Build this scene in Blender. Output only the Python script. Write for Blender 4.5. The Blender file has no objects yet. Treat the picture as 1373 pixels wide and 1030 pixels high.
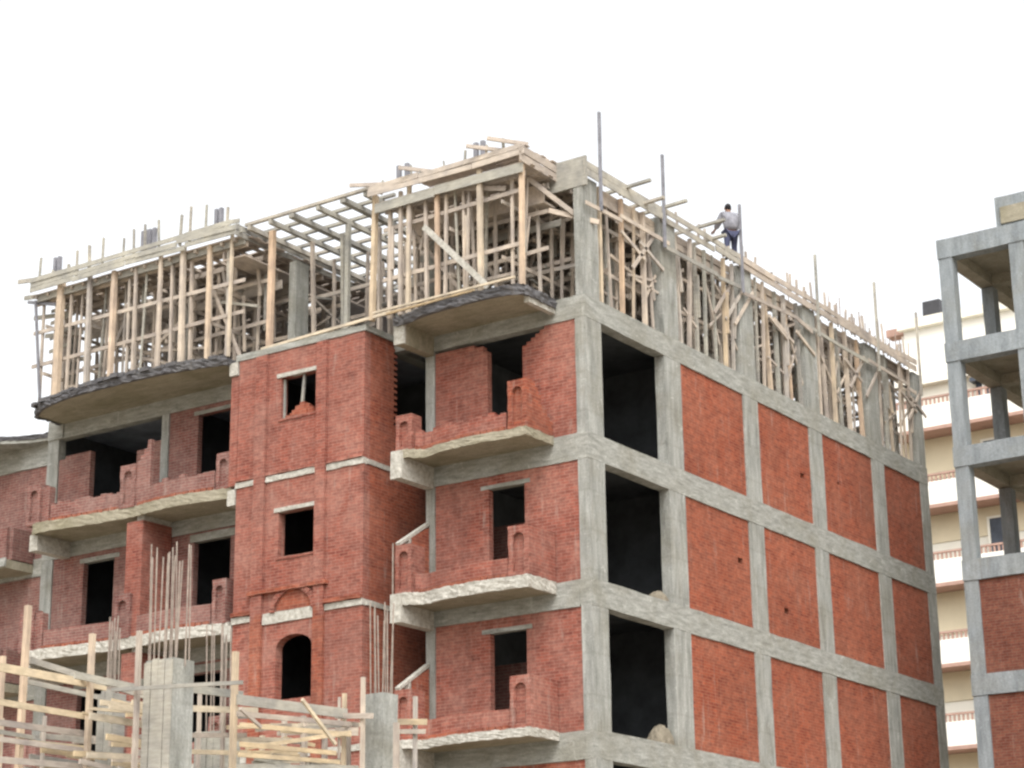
import bpy, bmesh, math, random
from mathutils import Vector, Matrix
random.seed(7)
R = random.uniform
scn = bpy.context.scene
col = scn.collection

# ------------------------------------------------------------ materials
def new_mat(name):
    m = bpy.data.materials.new(name); m.use_nodes = True
    nt = m.node_tree; b = nt.nodes['Principled BSDF']
    b.inputs['Roughness'].default_value = .9
    b.inputs['Specular IOR Level'].default_value = .15
    return m, nt, b
def N(nt, t, **k):
    n = nt.nodes.new(t)
    for a, v in k.items():
        if a.startswith('i_'):
            n.inputs[a[2:].replace('_', ' ')].default_value = v
        else: setattr(n, a, v)
    return n
def L(nt, a, b): nt.links.new(a, b)
def ramp(nt, fac, stops):
    r = nt.nodes.new('ShaderNodeValToRGB'); e = r.color_ramp.elements
    while len(e) < len(stops): e.new(.5)
    for i, (p, c) in enumerate(stops):
        e[i].position = p; e[i].color = (*c, 1) if len(c) == 3 else c
    L(nt, fac, r.inputs[0]); return r.outputs[0]
def noise(nt, vec, scale, detail=5, rough=.6, dist=0):
    n = N(nt, 'ShaderNodeTexNoise'); n.inputs['Scale'].default_value = scale
    n.inputs['Detail'].default_value = detail; n.inputs['Roughness'].default_value = rough
    n.inputs['Distortion'].default_value = dist
    if vec: L(nt, vec, n.inputs['Vector'])
    return n.outputs['Fac']
def mapped(nt, scale):
    g = N(nt, 'ShaderNodeNewGeometry'); m = N(nt, 'ShaderNodeMapping')
    m.inputs['Scale'].default_value = scale; L(nt, g.outputs['Position'], m.inputs['Vector'])
    return m.outputs['Vector']
def mix(nt, mode, fac, a, b):
    m = N(nt, 'ShaderNodeMix', data_type='RGBA', blend_type=mode)
    for inp, v in ((m.inputs[0], fac), (m.inputs[6], a), (m.inputs[7], b)):
        if isinstance(v, (int, float)): inp.default_value = v
        elif isinstance(v, tuple): inp.default_value = (*v, 1)
        else: L(nt, v, inp)
    return m.outputs[2]
def bump(nt, b, h, s=.3, d=.02):
    n = N(nt, 'ShaderNodeBump'); n.inputs['Strength'].default_value = s
    n.inputs['Distance'].default_value = d; L(nt, h, n.inputs['Height']); L(nt, n.outputs[0], b.inputs['Normal'])

def concrete(name, light, dark, streak=(1.2, 1.2, .18), stain=(.25, .23, .17), amt=.35, seams=None, g=.74):
    light, dark, stain = [tuple(x*g for x in c) for c in (light, dark, stain)]
    m, nt, b = new_mat(name)
    v1 = mapped(nt, (1, 1, 1)); v2 = mapped(nt, streak)
    a = noise(nt, v2, 4.5, 7, .68); c = noise(nt, v1, .8, 5, .6, .5); f = noise(nt, v1, 22, 4, .7)
    base = ramp(nt, a, [(.3, dark), (.5, tuple((x+y)/2*1.03 for x, y in zip(light, dark))), (.68, light)])
    st = ramp(nt, c, [(.46, (0, 0, 0)), (.66, (1, 1, 1))])
    mm = N(nt, 'ShaderNodeMath', operation='MULTIPLY'); L(nt, st, mm.inputs[0]); mm.inputs[1].default_value = amt
    cc = mix(nt, 'MIX', mm.outputs[0], base, stain)
    fg = ramp(nt, f, [(.3, (.78, .78, .78)), (.7, (1.12, 1.12, 1.12))])
    cc = mix(nt, 'MULTIPLY', 1.0, cc, fg)
    # pale efflorescence and dark pour marks
    pz = noise(nt, v1, 2.6, 6, .7, 1.5)
    pl = ramp(nt, pz, [(.6, (0, 0, 0)), (.7, (.5, .5, .5))])
    cc = mix(nt, 'MIX', pl, cc, tuple(min(.8, x*1.35) for x in light))
    hk = ramp(nt, noise(nt, mapped(nt, (1, 1, .6)), 5.5, 6, .8, .6), [(.30, (.55, .54, .52)), (.40, (1, 1, 1))])
    cc = mix(nt, 'MULTIPLY', .8, cc, hk)
    rs = ramp(nt, noise(nt, mapped(nt, (3.5, 3.5, .22)), 1.3, 5, .7), [(.62, (0, 0, 0)), (.72, (.3, .3, .3))])
    cc = mix(nt, 'MIX', rs, cc, (.17, .14, .10))
    if seams:
        w = N(nt, 'ShaderNodeTexWave', bands_direction=seams); w.inputs['Scale'].default_value = .34
        w.inputs['Distortion'].default_value = .5; L(nt, v1, w.inputs['Vector'])
        sm = ramp(nt, w.outputs['Fac'], [(0, (.70, .69, .66)), (.02, (1, 1, 1))])
        cc = mix(nt, 'MULTIPLY', .3, cc, sm)
    L(nt, cc, b.inputs['Base Color']); bump(nt, b, f, .5, .03)
    return m
def brick(name, c1, c2, mortar, dusty, damt=.5, bw=.25, bh=.075, dscale=.9, g=.80):
    c1, c2, mortar, dusty = [tuple(x*g for x in c) for c in (c1, c2, mortar, dusty)]
    m, nt, b = new_mat(name)
    g = N(nt, 'ShaderNodeNewGeometry'); s = N(nt, 'ShaderNodeSeparateXYZ'); L(nt, g.outputs['Position'], s.inputs[0])
    ad = N(nt, 'ShaderNodeMath', operation='ADD'); L(nt, s.outputs[0], ad.inputs[0]); L(nt, s.outputs[1], ad.inputs[1])
    cb = N(nt, 'ShaderNodeCombineXYZ'); L(nt, ad.outputs[0], cb.inputs[0]); L(nt, s.outputs[2], cb.inputs[1])
    t = N(nt, 'ShaderNodeTexBrick'); L(nt, cb.outputs[0], t.inputs['Vector'])
    for k, v in (('Scale', 1), ('Mortar Size', .011), ('Mortar Smooth', .4), ('Bias', -.1), ('Brick Width', bw), ('Row Height', bh)):
        t.inputs[k].default_value = v
    t.offset = .5; t.squash = 1
    t.inputs['Color1'].default_value = (*c1, 1); t.inputs['Color2'].default_value = (*c2, 1); t.inputs['Mortar'].default_value = (*mortar, 1)
    v1 = mapped(nt, (1, 1, 1)); v2 = mapped(nt, (1, 1, 1.6))
    d = ramp(nt, noise(nt, v1, dscale, 6, .65, .8), [(.38, (0, 0, 0)), (.72, (1, 1, 1))])
    dm = N(nt, 'ShaderNodeMath', operation='MULTIPLY'); L(nt, d, dm.inputs[0]); dm.inputs[1].default_value = damt
    cc = mix(nt, 'MIX', dm.outputs[0], t.outputs['Color'], dusty)
    sp = ramp(nt, noise(nt, v1, 7.5, 5, .85), [(.3, (.66, .62, .62)), (.5, (1, 1, 1)), (.68, (1.3, 1.36, 1.34))])
    cc = mix(nt, 'MULTIPLY', 1.0, cc, sp)
    big = ramp(nt, noise(nt, v1, .35, 3, .5), [(.3, (.86, .84, .84)), (.7, (1.12, 1.1, 1.08))])
    cc = mix(nt, 'MULTIPLY', 1.0, cc, big)
    run = ramp(nt, noise(nt, mapped(nt, (2.6, 2.6, .32)), 1.6, 6, .75, .4), [(.58, (0, 0, 0)), (.72, (.42, .42, .42))])
    cc = mix(nt, 'MIX', run, cc, (.36, .31, .27))
    dk = ramp(nt, noise(nt, mapped(nt, (1.1, 1.1, .5)), 1.1, 5, .7, 1), [(.28, (.68, .68, .70)), (.45, (1, 1, 1))])
    cc = mix(nt, 'MULTIPLY', .8, cc, dk)
    L(nt, cc, b.inputs['Base Color']); bump(nt, b, t.outputs['Fac'], -.3, .01)
    return m
def wood(name, stops, grain=(9, 9, .9)):
    m, nt, b = new_mat(name)
    oi = N(nt, 'ShaderNodeObjectInfo'); v = mapped(nt, grain)
    base = ramp(nt, oi.outputs['Random'], stops)
    g = ramp(nt, noise(nt, v, 2.2, 6, .7), [(.25, (.7, .68, .66)), (.75, (1.2, 1.18, 1.16))])
    lg = ramp(nt, noise(nt, mapped(nt, (1, 1, 1)), 1.7, 3), [(.3, (.72, .72, .74)), (.7, (1.2, 1.17, 1.1))])
    cc = mix(nt, 'MULTIPLY', 1, base, g); cc = mix(nt, 'MULTIPLY', 1, cc, lg)
    L(nt, cc, b.inputs['Base Color'])
    return m
def plain(name, c, rough=.9, var=.2, sc=6, metal=0):
    m, nt, b = new_mat(name)
    f = ramp(nt, noise(nt, mapped(nt, (1, 1, 1)), sc, 5, .65), [(.3, tuple(x*(1-var) for x in c)), (.7, tuple(min(1, x*(1+var)) for x in c))])
    L(nt, f, b.inputs['Base Color']); b.inputs['Roughness'].default_value = rough; b.inputs['Metallic'].default_value = metal
    return m

M = {}
M['col'] = concrete('column_concrete', (.53, .53, .49), (.23, .235, .215), amt=.45, seams='Z')
M['beam'] = concrete('beam_concrete', (.53, .53, .485), (.24, .24, .215), streak=(.5, .5, 2.6), amt=.45)
M['soffit'] = concrete('soffit_concrete', (.46, .42, .32), (.30, .27, .20), streak=(.5, 2.5, 1), stain=(.2, .18, .1), amt=.45)  # warm tan concrete copy; underside shade and bounce put into the colour
M['white'] = concrete('cement_edge', (.74, .71, .64), (.36, .34, .29), streak=(2, 2, 2), amt=.2)
M['dark_edge'] = concrete('dark_edge_sheet', (.20, .195, .20), (.08, .078, .085), streak=(.8, .8, 4), amt=.1)
M['inner'] = plain('interior_painted_shade', (.06, .065, .07), .95, .35, 1.4)  # near-black base: the shade of the rooms is put into the colour
M['inner_l'] = plain('interior_lifted_shade', (.24, .265, .31), .95, .35, 1.4)  # paler bluish copy of the interior; hazy, lifted shade painted in
M['brick_l'] = brick('brick_front', (.32, .100, .070), (.185, .053, .040), (.32, .155, .12), (.37, .205, .165), .65)
M['brick_s'] = brick('brick_side', (.335, .088, .046), (.19, .046, .028), (.31, .125, .08), (.36, .17, .115), .45)
M['brick_o'] = brick('brick_orange', (.33, .092, .052), (.19, .050, .034), (.31, .135, .09), (.35, .17, .125), .5)
M['brick_dim'] = brick('brick_old', (.25, .10, .082), (.165, .065, .055), (.28, .19, .165), (.31, .21, .185), .6)
M['brick_r'] = brick('brick_brown', (.20, .07, .045), (.14, .045, .032), (.18, .10, .075), (.22, .11, .08), .4)
M['wood'] = wood('old_timber', [(0, (.36, .32, .285)), (.4, (.43, .385, .345)), (.75, (.49, .43, .37)), (1, (.41, .385, .36))])
M['wood_y'] = wood('new_pine', [(0, (.50, .41, .30)), (.35, (.50, .44, .36)), (.7, (.50, .37, .27)), (1, (.50, .45, .39))])
M['wood_g'] = wood('grey_timber', [(0, (.27, .265, .25)), (.5, (.34, .34, .31)), (1, (.39, .37, .33))], grain=(2, 2, 9))
M['plank'] = wood('old_planks', [(0, (.36, .32, .285)), (.4, (.43, .385, .345)), (.75, (.49, .43, .37)), (1, (.41, .385, .36))], grain=(2, 2, 9))
M['plank_y'] = wood('pine_planks', [(0, (.53, .43, .29)), (.5, (.53, .45, .33)), (1, (.50, .46, .39))], grain=(2, 2, 9))
M['deck'] = wood('deck_boards', [(0, (.42, .37, .33)), (.5, (.49, .43, .38)), (1, (.45, .41, .37))], grain=(8, 1.2, 8))  # boards paled: the haze over the roof is put into their colour
M['rebar'] = plain('rusty_rebar', (.30, .24, .20), .7, .3, 8)
M['rebar_p'] = plain('pale_rebar', (.27, .225, .19), .7, .3, 8)
M['steel'] = plain('grey_pole', (.20, .20, .22), .6, .25, 5)
M['cream'] = plain('cream_render', (.76, .73, .64), .9, .05, .8)
M['wwhite'] = plain('white_render', (.80, .78, .72), .9, .05, .8)
M['terra'] = plain('terracotta_trim', (.40, .26, .21), .85, .12, 3)  # lightened and desaturated, distance haze mixed into the trim colour
M['yellow'] = plain('yellow_render', (.66, .58, .42), .9, .08, .7)  # faded render tone with distance haze in the colour
M['glass'] = plain('dark_window', (.07, .08, .10), .35, .3, 3)
M['grey_r'] = concrete('grey_frame_concrete', (.39, .425, .44), (.22, .245, .26), amt=.25)
M['grey_rs'] = concrete('grey_frame_soffit', (.50, .46, .37), (.34, .31, .24), streak=(.5, .5, 1), amt=.3)
M['skin'] = plain('skin', (.23, .13, .09), .6, .05)
M['shirt'] = plain('shirt_cloth', (.22, .22, .245), .9, .4, 9)
M['trouser'] = plain('trouser_cloth', (.06, .065, .11), .9, .15, 14)
M['hair'] = plain('dark_hair', (.02, .018, .02), .8, .1)
M['ground'] = plain('sandy_ground', (.38, .33, .26), .95, .25, .5)
M['sand'] = plain('sand_heap', (.19, .165, .125), .95, .25, 7)
M['bag'] = plain('black_tank', (.06, .06, .065), .5, .15)

# ------------------------------------------------------------ mesh helpers
def box(bm, x0, x1, y0, y1, z0, z1, j=0, step=None):
    x0, x1 = sorted((x0, x1)); y0, y1 = sorted((y0, y1)); z0, z1 = sorted((z0, z1))
    lo = (x0, y0, z0); hi = (x1, y1, z1)
    ax = max(range(3), key=lambda i: hi[i]-lo[i]); n = 1
    if step: n = max(1, int((hi[ax]-lo[ax])/step))
    o = [i for i in range(3) if i != ax]
    rings = []
    for k in range(n+1):
        ring = []
        for a, b in ((0, 0), (1, 0), (1, 1), (0, 1)):
            p = [0, 0, 0]; p[ax] = lo[ax]+(hi[ax]-lo[ax])*k/n
            p[o[0]] = hi[o[0]] if a else lo[o[0]]; p[o[1]] = hi[o[1]] if b else lo[o[1]]
            if j: p[o[0]] += R(-j, j); p[o[1]] += R(-j, j)
            ring.append(bm.verts.new(p))
        rings.append(ring)
    for k in range(n):
        for q in range(4):
            bm.faces.new((rings[k][q], rings[k][(q+1) % 4], rings[k+1][(q+1) % 4], rings[k+1][q]))
    bm.faces.new(rings[0][::-1]); bm.faces.new(rings[-1])
def prism(bm, pts, plane, d0, d1):
    def mk(p, d):
        return {'xz': (p[0], d, p[1]), 'xy': (p[0], p[1], d), 'yz': (d, p[0], p[1])}[plane]
    a = [bm.verts.new(mk(p, d0)) for p in pts]; b = [bm.verts.new(mk(p, d1)) for p in pts]
    n = len(pts)
    for i in range(n): bm.faces.new((a[i], a[(i+1) % n], b[(i+1) % n], b[i]))
    bm.faces.new(a[::-1]); bm.faces.new(b)
def bar(bm, p, q, w, h=None, up=(0, 0, 1), n=4):
    p = Vector(p); q = Vector(q); d = (q-p)
    if d.length < 1e-5: return
    d.normalize(); u = Vector(up)
    if abs(d.dot(u)) > .95: u = Vector((1, 0, 0))
    s = d.cross(u).normalized(); u = s.cross(d)
    h = h or w
    if n == 4: offs = [(-w/2, -h/2), (w/2, -h/2), (w/2, h/2), (-w/2, h/2)]
    else: offs = [(w/2*math.cos(2*math.pi*i/n), h/2*math.sin(2*math.pi*i/n)) for i in range(n)]
    a = [bm.verts.new(p+s*x+u*y) for x, y in offs]; b = [bm.verts.new(q+s*x+u*y) for x, y in offs]
    k = len(offs)
    for i in range(k): bm.faces.new((a[i], a[(i+1) % k], b[(i+1) % k], b[i]))
    bm.faces.new(a[::-1]); bm.faces.new(b)
def build(name, bm, mat, parent=None, smooth=False):
    bmesh.ops.recalc_face_normals(bm, faces=bm.faces)
    me = bpy.data.meshes.new(name); bm.to_mesh(me); bm.free()
    o = bpy.data.objects.new(name, me); col.objects.link(o)
    me.materials.append(M[mat] if isinstance(mat, str) else mat)
    if smooth:
        for p in me.polygons: p.use_smooth = True
    if parent is not None:
        o.parent = parent
        if parent.parent is None: o.matrix_parent_inverse = Matrix.Translation(parent.location).inverted()
    return o
def B(name, mat, parent, *boxes, j=0, step=None):
    first = None
    for b in boxes:          # every box is a part of its own
        bm = bmesh.new(); box(bm, *b, j=j, step=step); o = build(name, bm, mat, parent); first = first or o
    return first
def thing(name, label, cat, loc=(0, 0, 0), group=None):
    o = bpy.data.objects.new(name, None); col.objects.link(o); o.location = loc
    o['label'] = label; o['category'] = cat
    if group: o['group'] = group
    return o
def tag(o, label, cat, group=None):
    o['label'] = label; o['category'] = cat
    if group: o['group'] = group
    return o
def raster(bm, u0, u1, v0, v1, pred, plane, d0, d1, cu=.125, cv=.075):
    """brick-sized cells kept where pred(u, v) says so: gives toothed, broken edges"""
    nu = max(1, round((u1-u0)/cu)); nv = max(1, round((v1-v0)/cv)); cu = (u1-u0)/nu; cv = (v1-v0)/nv
    keep = {(i, k) for i in range(nu) for k in range(nv) if pred(u0+(i+.5)*cu, v0+(k+.5)*cv, k)}
    def P(u, v, d): return {'xz': (u, d, v), 'yz': (d, u, v)}[plane]
    for (i, k) in keep:
        a, b, c, e = u0+i*cu, u0+(i+1)*cu, v0+k*cv, v0+(k+1)*cv
        for d in (d0, d1): bm.faces.new([bm.verts.new(P(*q, d)) for q in ((a, c), (b, c), (b, e), (a, e))])
        for (di, dk, q1, q2) in ((-1, 0, (a, c), (a, e)), (1, 0, (b, c), (b, e)), (0, -1, (a, c), (b, c)), (0, 1, (a, e), (b, e))):
            if (i+di, k+dk) not in keep:
                bm.faces.new([bm.verts.new(P(*q1, d0)), bm.verts.new(P(*q2, d0)), bm.verts.new(P(*q2, d1)), bm.verts.new(P(*q1, d1))])
    bmesh.ops.remove_doubles(bm, verts=bm.verts, dist=1e-4)
def ragged(bm, path, z0, z1, amp, rows=5, back=.06, drip=.35):
    """rough cast edge along a plan path (outward = towards -y)"""
    pts = []
    for (a, b) in zip(path[:-1], path[1:]):
        n = max(1, int(math.dist(a, b)/.09))
        for k in range(n): pts.append((a[0]+(b[0]-a[0])*k/n, a[1]+(b[1]-a[1])*k/n))
    pts.append(path[-1]); g = []
    for i, p in enumerate(pts):
        q = pts[min(i+1, len(pts)-1)]; s = pts[max(i-1, 0)]
        t = Vector((q[0]-s[0], q[1]-s[1])); t.normalize(); nrm = Vector((t.y, -t.x))
        colv = [bm.verts.new((p[0]-nrm.x*back, p[1]-nrm.y*back, z1+R(-.01, .02)))]
        for r in range(rows+1):
            o = amp*R(.1, 1); zz = z1+(z0-z1)*r/rows+R(-.012, .012)
            if r == rows: zz -= amp*drip*R(-.6, 1)
            colv.append(bm.verts.new((p[0]+nrm.x*o, p[1]+nrm.y*o, zz)))
        colv.append(bm.verts.new((p[0]-nrm.x*back, p[1]-nrm.y*back, z0)))
        g.append(colv)
    for a, b in zip(g[:-1], g[1:]):
        for k in range(len(a)-1): bm.faces.new((a[k], b[k], b[k+1], a[k+1]))
def smooth_path(pts, n=5):
    out = []
    P = [pts[0]]+list(pts)+[pts[-1]]
    for i in range(1, len(P)-2):
        for k in range(n):
            t = k/n; o = []
            for d in (0, 1):
                a, b, c, e = P[i-1][d], P[i][d], P[i+1][d], P[i+2][d]
                o.append(.5*((2*b)+(-a+c)*t+(2*a-5*b+4*c-e)*t*t+(-a+3*b-3*c+e)*t**3))
            out.append(tuple(o))
    out.append(pts[-1]); return out
def arch_top(bm, x0, x1, zs, zt, y0, y1, rise=None, n=12):
    """masonry above an arched opening, from spring line zs to zt"""
    c = (x0+x1)/2; r = (x1-x0)/2; rise = rise or r
    pts = [(x0, zt), (x1, zt)]+[(c+r*math.cos(math.pi*k/n), zs+rise*math.sin(math.pi*k/n)) for k in range(n+1)]
    prism(bm, pts, 'xz', y0, y1)

# ------------------------------------------------------------ main building
T = [0, -3.30, -6.68, -10.02, -13.35, -16.7]        # floor levels, roof slab = 0
BT = [-.53, -3.90, -7.26, -10.62, -13.95]            # undersides of the edge beams
GZ = -18.0
YE = 19.36
main = thing('apartment_building', 'large unfinished red brick apartment block with a grey concrete frame and rounded balconies', 'building', (-8, 8, GZ))

# columns of the side facade (x = 0)
cols_y = [(0, .71), (3.60, 4.385), (7.61, 8.42), (11.37, 12.17), (15.37, 16.19), (18.78, YE)]
for i, (a, b) in enumerate(cols_y):
    for k in range(5):
        top = BT[k]; bot = T[k+1] if k < 4 else GZ
        B('column', 'col', main, (-.27, 0, a, b, bot, top), j=.006, step=.5)
    B('column', 'col', main, (-.27 if i else -.25, -.004, a+.03, b-.02, .004, [3.0, 3.12, 3.05, 3.02, 3.0, 2.98][i]), j=.007, step=.5)
for k in range(5):
    o = B('beam', 'beam', main, (-.30, .006, -.004, YE+.01, BT[k], T[k]+.02), j=.008, step=.45)
# brick infill of the side facade
for k in range(5):
    z1 = BT[k]; z0 = T[k+1]+.02 if k < 4 else GZ
    for i in range(1, 5):
        a = cols_y[i][1]; b = cols_y[i+1][0]
        bm = bmesh.new()
        holes = {(0, 2): (10.9, -2.0), (0, 3): (13.1, -1.75), (1, 1): (7.15, -5.0), (1, 2): (9.5, -5.9)}
        h = holes.get((k, i))
        raster(bm, a, b, z0, z1, lambda u, v, r: not (h and abs(u-h[0]) < .11 and abs(v-h[1]) < .06), 'yz', -.16, -.035)
        build('brick_panel', bm, 'brick_s', main)
# floor slabs through the block (with the light shaft left open between tower and right bay)
for k in range(6):
    if k == 0:
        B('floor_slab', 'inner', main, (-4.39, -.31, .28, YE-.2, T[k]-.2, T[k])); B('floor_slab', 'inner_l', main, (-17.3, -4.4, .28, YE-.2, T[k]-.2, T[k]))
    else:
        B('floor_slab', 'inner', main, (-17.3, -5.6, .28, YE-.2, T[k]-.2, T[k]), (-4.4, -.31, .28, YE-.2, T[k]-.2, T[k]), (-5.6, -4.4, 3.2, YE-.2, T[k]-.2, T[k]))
# rear and cross walls, coloured dark so the openings read as deep shade
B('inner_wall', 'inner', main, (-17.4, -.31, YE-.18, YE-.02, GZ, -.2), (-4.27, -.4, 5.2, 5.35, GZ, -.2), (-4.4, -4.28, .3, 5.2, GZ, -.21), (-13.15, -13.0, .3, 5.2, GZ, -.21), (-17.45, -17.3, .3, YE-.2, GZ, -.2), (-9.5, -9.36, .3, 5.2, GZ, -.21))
B('shaft_wall', 'brick_dim', main, (-5.6, -4.42, 3.05, 3.19, GZ, T[1]-.25))
B('parapet_wall', 'inner', main, (-.6, -.35, 3.4, 18.9, .0, .02))

B('inner_wall', 'inner_l', main, (-17.3, -5.7, 3.3, 3.45, GZ, -.21))  # nearer, paler wall added so the left openings read less black
# front facade beams and columns (y = 0)
for k in range(5):
    B('beam', 'beam', main, (-4.56, -.304, .0, .27, BT[k]-.01, T[k]+.01), j=.007, step=.45)
    B('beam', 'beam', main, (-17.5, -9.46, .0, .27, BT[k]-.01, T[k]+.01), j=.007, step=.45)
    top = BT[k]-.012; bot = T[k+1]+.012 if k < 4 else GZ
    for x0, x1 in ((-4.55, -4.29), (-13.24, -12.98), (-17.5, -17.08)):
        B('column', 'col', main, (x0, x1, .002, .262, bot, top), j=.006, step=.5)

# front brick walls of the storeys with the door openings
def wall_right(k):
    z1 = BT[k]-.012; z0 = T[k+1]+.012 if k < 4 else GZ
    bm = bmesh.new()
    hd = T[k]-.92
    cut = [R(-.03, .03) for _ in range(80)]
    def pred(u, v, r):
        if k == 0:
            top = -.60 if u < -3.2 else (-.60-(u+3.2)*.55 if u < -2.8 else -.9)
            if u > -1.0: top = -.5
            elif u > -1.75: top = -.95+(u+1.75)*.62
            if v > top+cut[r % 80]: return False
            return not (-2.8 < u < -1.74)
        return not (-2.8 < u < -1.74 and v < hd+.005)
    raster(bm, -4.285, -2.25, z0, z1, pred, 'xz', .03, .20)
    if k == 0: build('brick_wall', bm, 'brick_l', main); bm = bmesh.new()
    raster(bm, -2.25, -.275, z0, z1, pred, 'xz', .03, .20)
    w = build('brick_wall', bm, 'brick_l' if k < 3 else 'brick_o', main)
    if k: B('lintel', 'beam', w, (-2.98, -1.6, .018, .21, hd, hd+.10), j=.006, step=.3)
for k in range(4): wall_right(k)
B('inner_wall', 'brick_dim', main, *[(-4.27, -2.45, 1.6, 1.72, T[k+1]+.01, T[k+1]+2.0) for k in (1, 2, 3)])
def wall_left(k):
    z1 = BT[k]-.012; z0 = T[k+1]+.012 if k < 4 else GZ
    bm = bmesh.new(); hd = T[k]-.86; cut = [R(-.04, .04) for _ in range(80)]
    def pa(u, v, r):
        if k == 0:
            if u < -15.9: return v < -1.12+cut[r % 80]*.5+(u+17)*.08
            if u < -14.15: return False
            return v < -1.42+(u+14.15)*.3+cut[r % 80]
        return not (-15.88 < u < -14.8 and v < hd)
    if k == 0:
        raster(bm, -17.06, -15.86, z0, z1, pa, 'xz', .03, .2); build('brick_wall', bm, 'brick_dim', main); bm = bmesh.new()
    raster(bm, -15.86 if k == 0 else -17.06, -13.26, z0, z1, pa, 'xz', .03, .2)
    build('brick_wall', bm, 'brick_dim', main); bm = bmesh.new()
    def pb(u, v, r): return not (-11.9 < u < -10.75 and v < hd+(.1 if k == 0 else 0))
    raster(bm, -12.96, -9.46, z0, z1, pb, 'xz', .03, .2)
    w = build('brick_wall', bm, 'brick_dim', main)
    bx = [(-12.1, -10.55, .012, .21, hd+(.1 if k == 0 else 0), hd+.2)]
    if k: bx.append((-16.05, -14.6, .012, .21, hd, hd+.12))
    B('lintel', 'beam', w, *bx, j=.006, step=.3)
for k in range(4): wall_left(k)
# brick fin between the two left balconies, lower storeys
for k in (1, 2, 3):
    B('partition_wall', 'brick_l', main, (-13.28, -12.72, -1.06, -.004, T[k+1]+.01, T[k]-.36), j=.004, step=.3)

# ------- stair tower with pilasters, string courses and windows
tw = bmesh.new()
X0, X1, YF = -9.46, -5.48, -1.2
wins = {0: (-8.08, -6.98, -1.86, -.80), 1: (-8.08, -6.98, -5.32, -4.20), 2: (-8.08, -6.98, -8.74, -7.52), 3: (-8.08, -6.98, -12.1, -10.9)}
for k in range(5):
    z1 = T[k]-.10; z0 = T[k+1]-.10 if k < 4 else GZ
    if k in wins:
        a, b, c, d = wins[k]
        box(tw, X0, a, YF, YF+.24, z0, z1); box(tw, b, X1, YF, YF+.24, z0, z1)
        box(tw, a, b, YF, YF+.24, z0, c)
        if k == 2:
            arch_top(tw, a, b, d, z1, YF, YF+.24, rise=.3)
        else: box(tw, a, b, YF, YF+.24, d, z1)
    else: box(tw, X0, X1, YF, YF+.24, z0, z1)
tower = build('tower_wall', tw, 'brick_l', main)
# right flank: toothed brick on the top storey, deep wall below
bm = bmesh.new()
def tooth(u, v, r): return u < -.02+(.12 if r % 2 else 0)+(0 if v > -2.2 else .3)
raster(bm, YF+.24, .6, T[1]-.1, T[0]-.1, tooth, 'yz', X1-.24, X1-.002)
for k in range(1, 5):
    box(bm, X1-.24, X1-.002, YF+.24, 3.04, T[k+1]-.1 if k < 4 else GZ, T[k]-.1)
flank = build('tower_flank', bm, 'brick_o', main)
B('tower_flank', 'brick_l', main, (X0+.002, X0+.24, YF+.24, 0, GZ, T[0]-.1))
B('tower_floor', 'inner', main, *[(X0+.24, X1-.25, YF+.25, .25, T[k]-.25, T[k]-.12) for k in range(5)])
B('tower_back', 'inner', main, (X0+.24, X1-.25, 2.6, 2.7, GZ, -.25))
B('roof_edge', 'beam', tower, (X0-.1, X1+.05, YF-.03, .0, -.10, .06), j=.01, step=.35)
B('roof_edge', 'beam', tower, (X1-.28, X1+.05, .0, 3.0, -.32, .05), (X1+.05, -4.56, .0, .27, -.32, .03), j=.008, step=.4)
for k in (1, 2, 3):
    B('string_course', 'white', tower, (X0-.02, -8.86, YF-.035, YF+.1, T[k]-.10, T[k]+.045), (-8.49, -6.92, YF-.035, YF+.1, T[k]-(.22 if k == 2 else .10), T[k]+.045), (-6.59, X1+.01, YF-.035, YF+.1, T[k]-.10, T[k]+.045), (X1-.1, X1+.03, YF+.1, 1.2, T[k]-.09, T[k]+.03), j=.012, step=.25)
for (x0, x1) in ((-8.84, -8.50), (-6.90, -6.60)):
    for k in range(4):
        lo = T[k+1]+.03 if k < 3 else -13.3
        B('pilaster', 'brick_o' if k > 1 else 'brick_l', tower, (x0, x1, YF-.085, YF-.002, lo if k != 1 else T[2]-.2, -.13 if k == 0 else T[k]+.028), j=.005, step=.25)
B('moulding', 'brick_o', tower, (-8.95, -6.5, YF-.12, YF-.004, -6.16, -6.06), j=.012, step=.2)
B('moulding', 'brick_o', tower, (X0, -8.85, YF-.10, YF-.004, T[2]+.06, T[2]+.15), (-6.58, X1, YF-.10, YF-.004, T[2]+.06, T[2]+.15), j=.012, step=.2)
B('moulding', 'brick_l', tower, (X0, -8.85, YF-.06, YF-.004, T[1]+.06, T[1]+.14), (-8.48, -6.92, YF-.06, YF-.004, T[1]+.06, T[1]+.14), (-6.58, X1, YF-.06, YF-.004, T[1]+.06, T[1]+.14), j=.01, step=.2)
bm = bmesh.new()
n = 22
for k in range(n):
    a0 = math.pi*k/n; a1 = math.pi*(k+.86)/n
    pts = [(-7.53+r*1.0*math.cos(a), -6.66+r*.88*math.sin(a)) for r, a in ((.72, a0), (.72, a1), (.57, a1), (.57, a0))]
    prism(bm, pts, 'xz', YF-.07-R(0, .02), YF-.004)
build('arch_moulding', bm, 'brick_l', tower)
bm = bmesh.new()
prism(bm, [(-7.53+.56*math.cos(math.pi*k/16), -6.62+.48*math.sin(math.pi*k/16)) for k in range(17)], 'xz', YF-.012, YF+.01)
build('arch_panel', bm, 'brick_o', tower)
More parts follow.
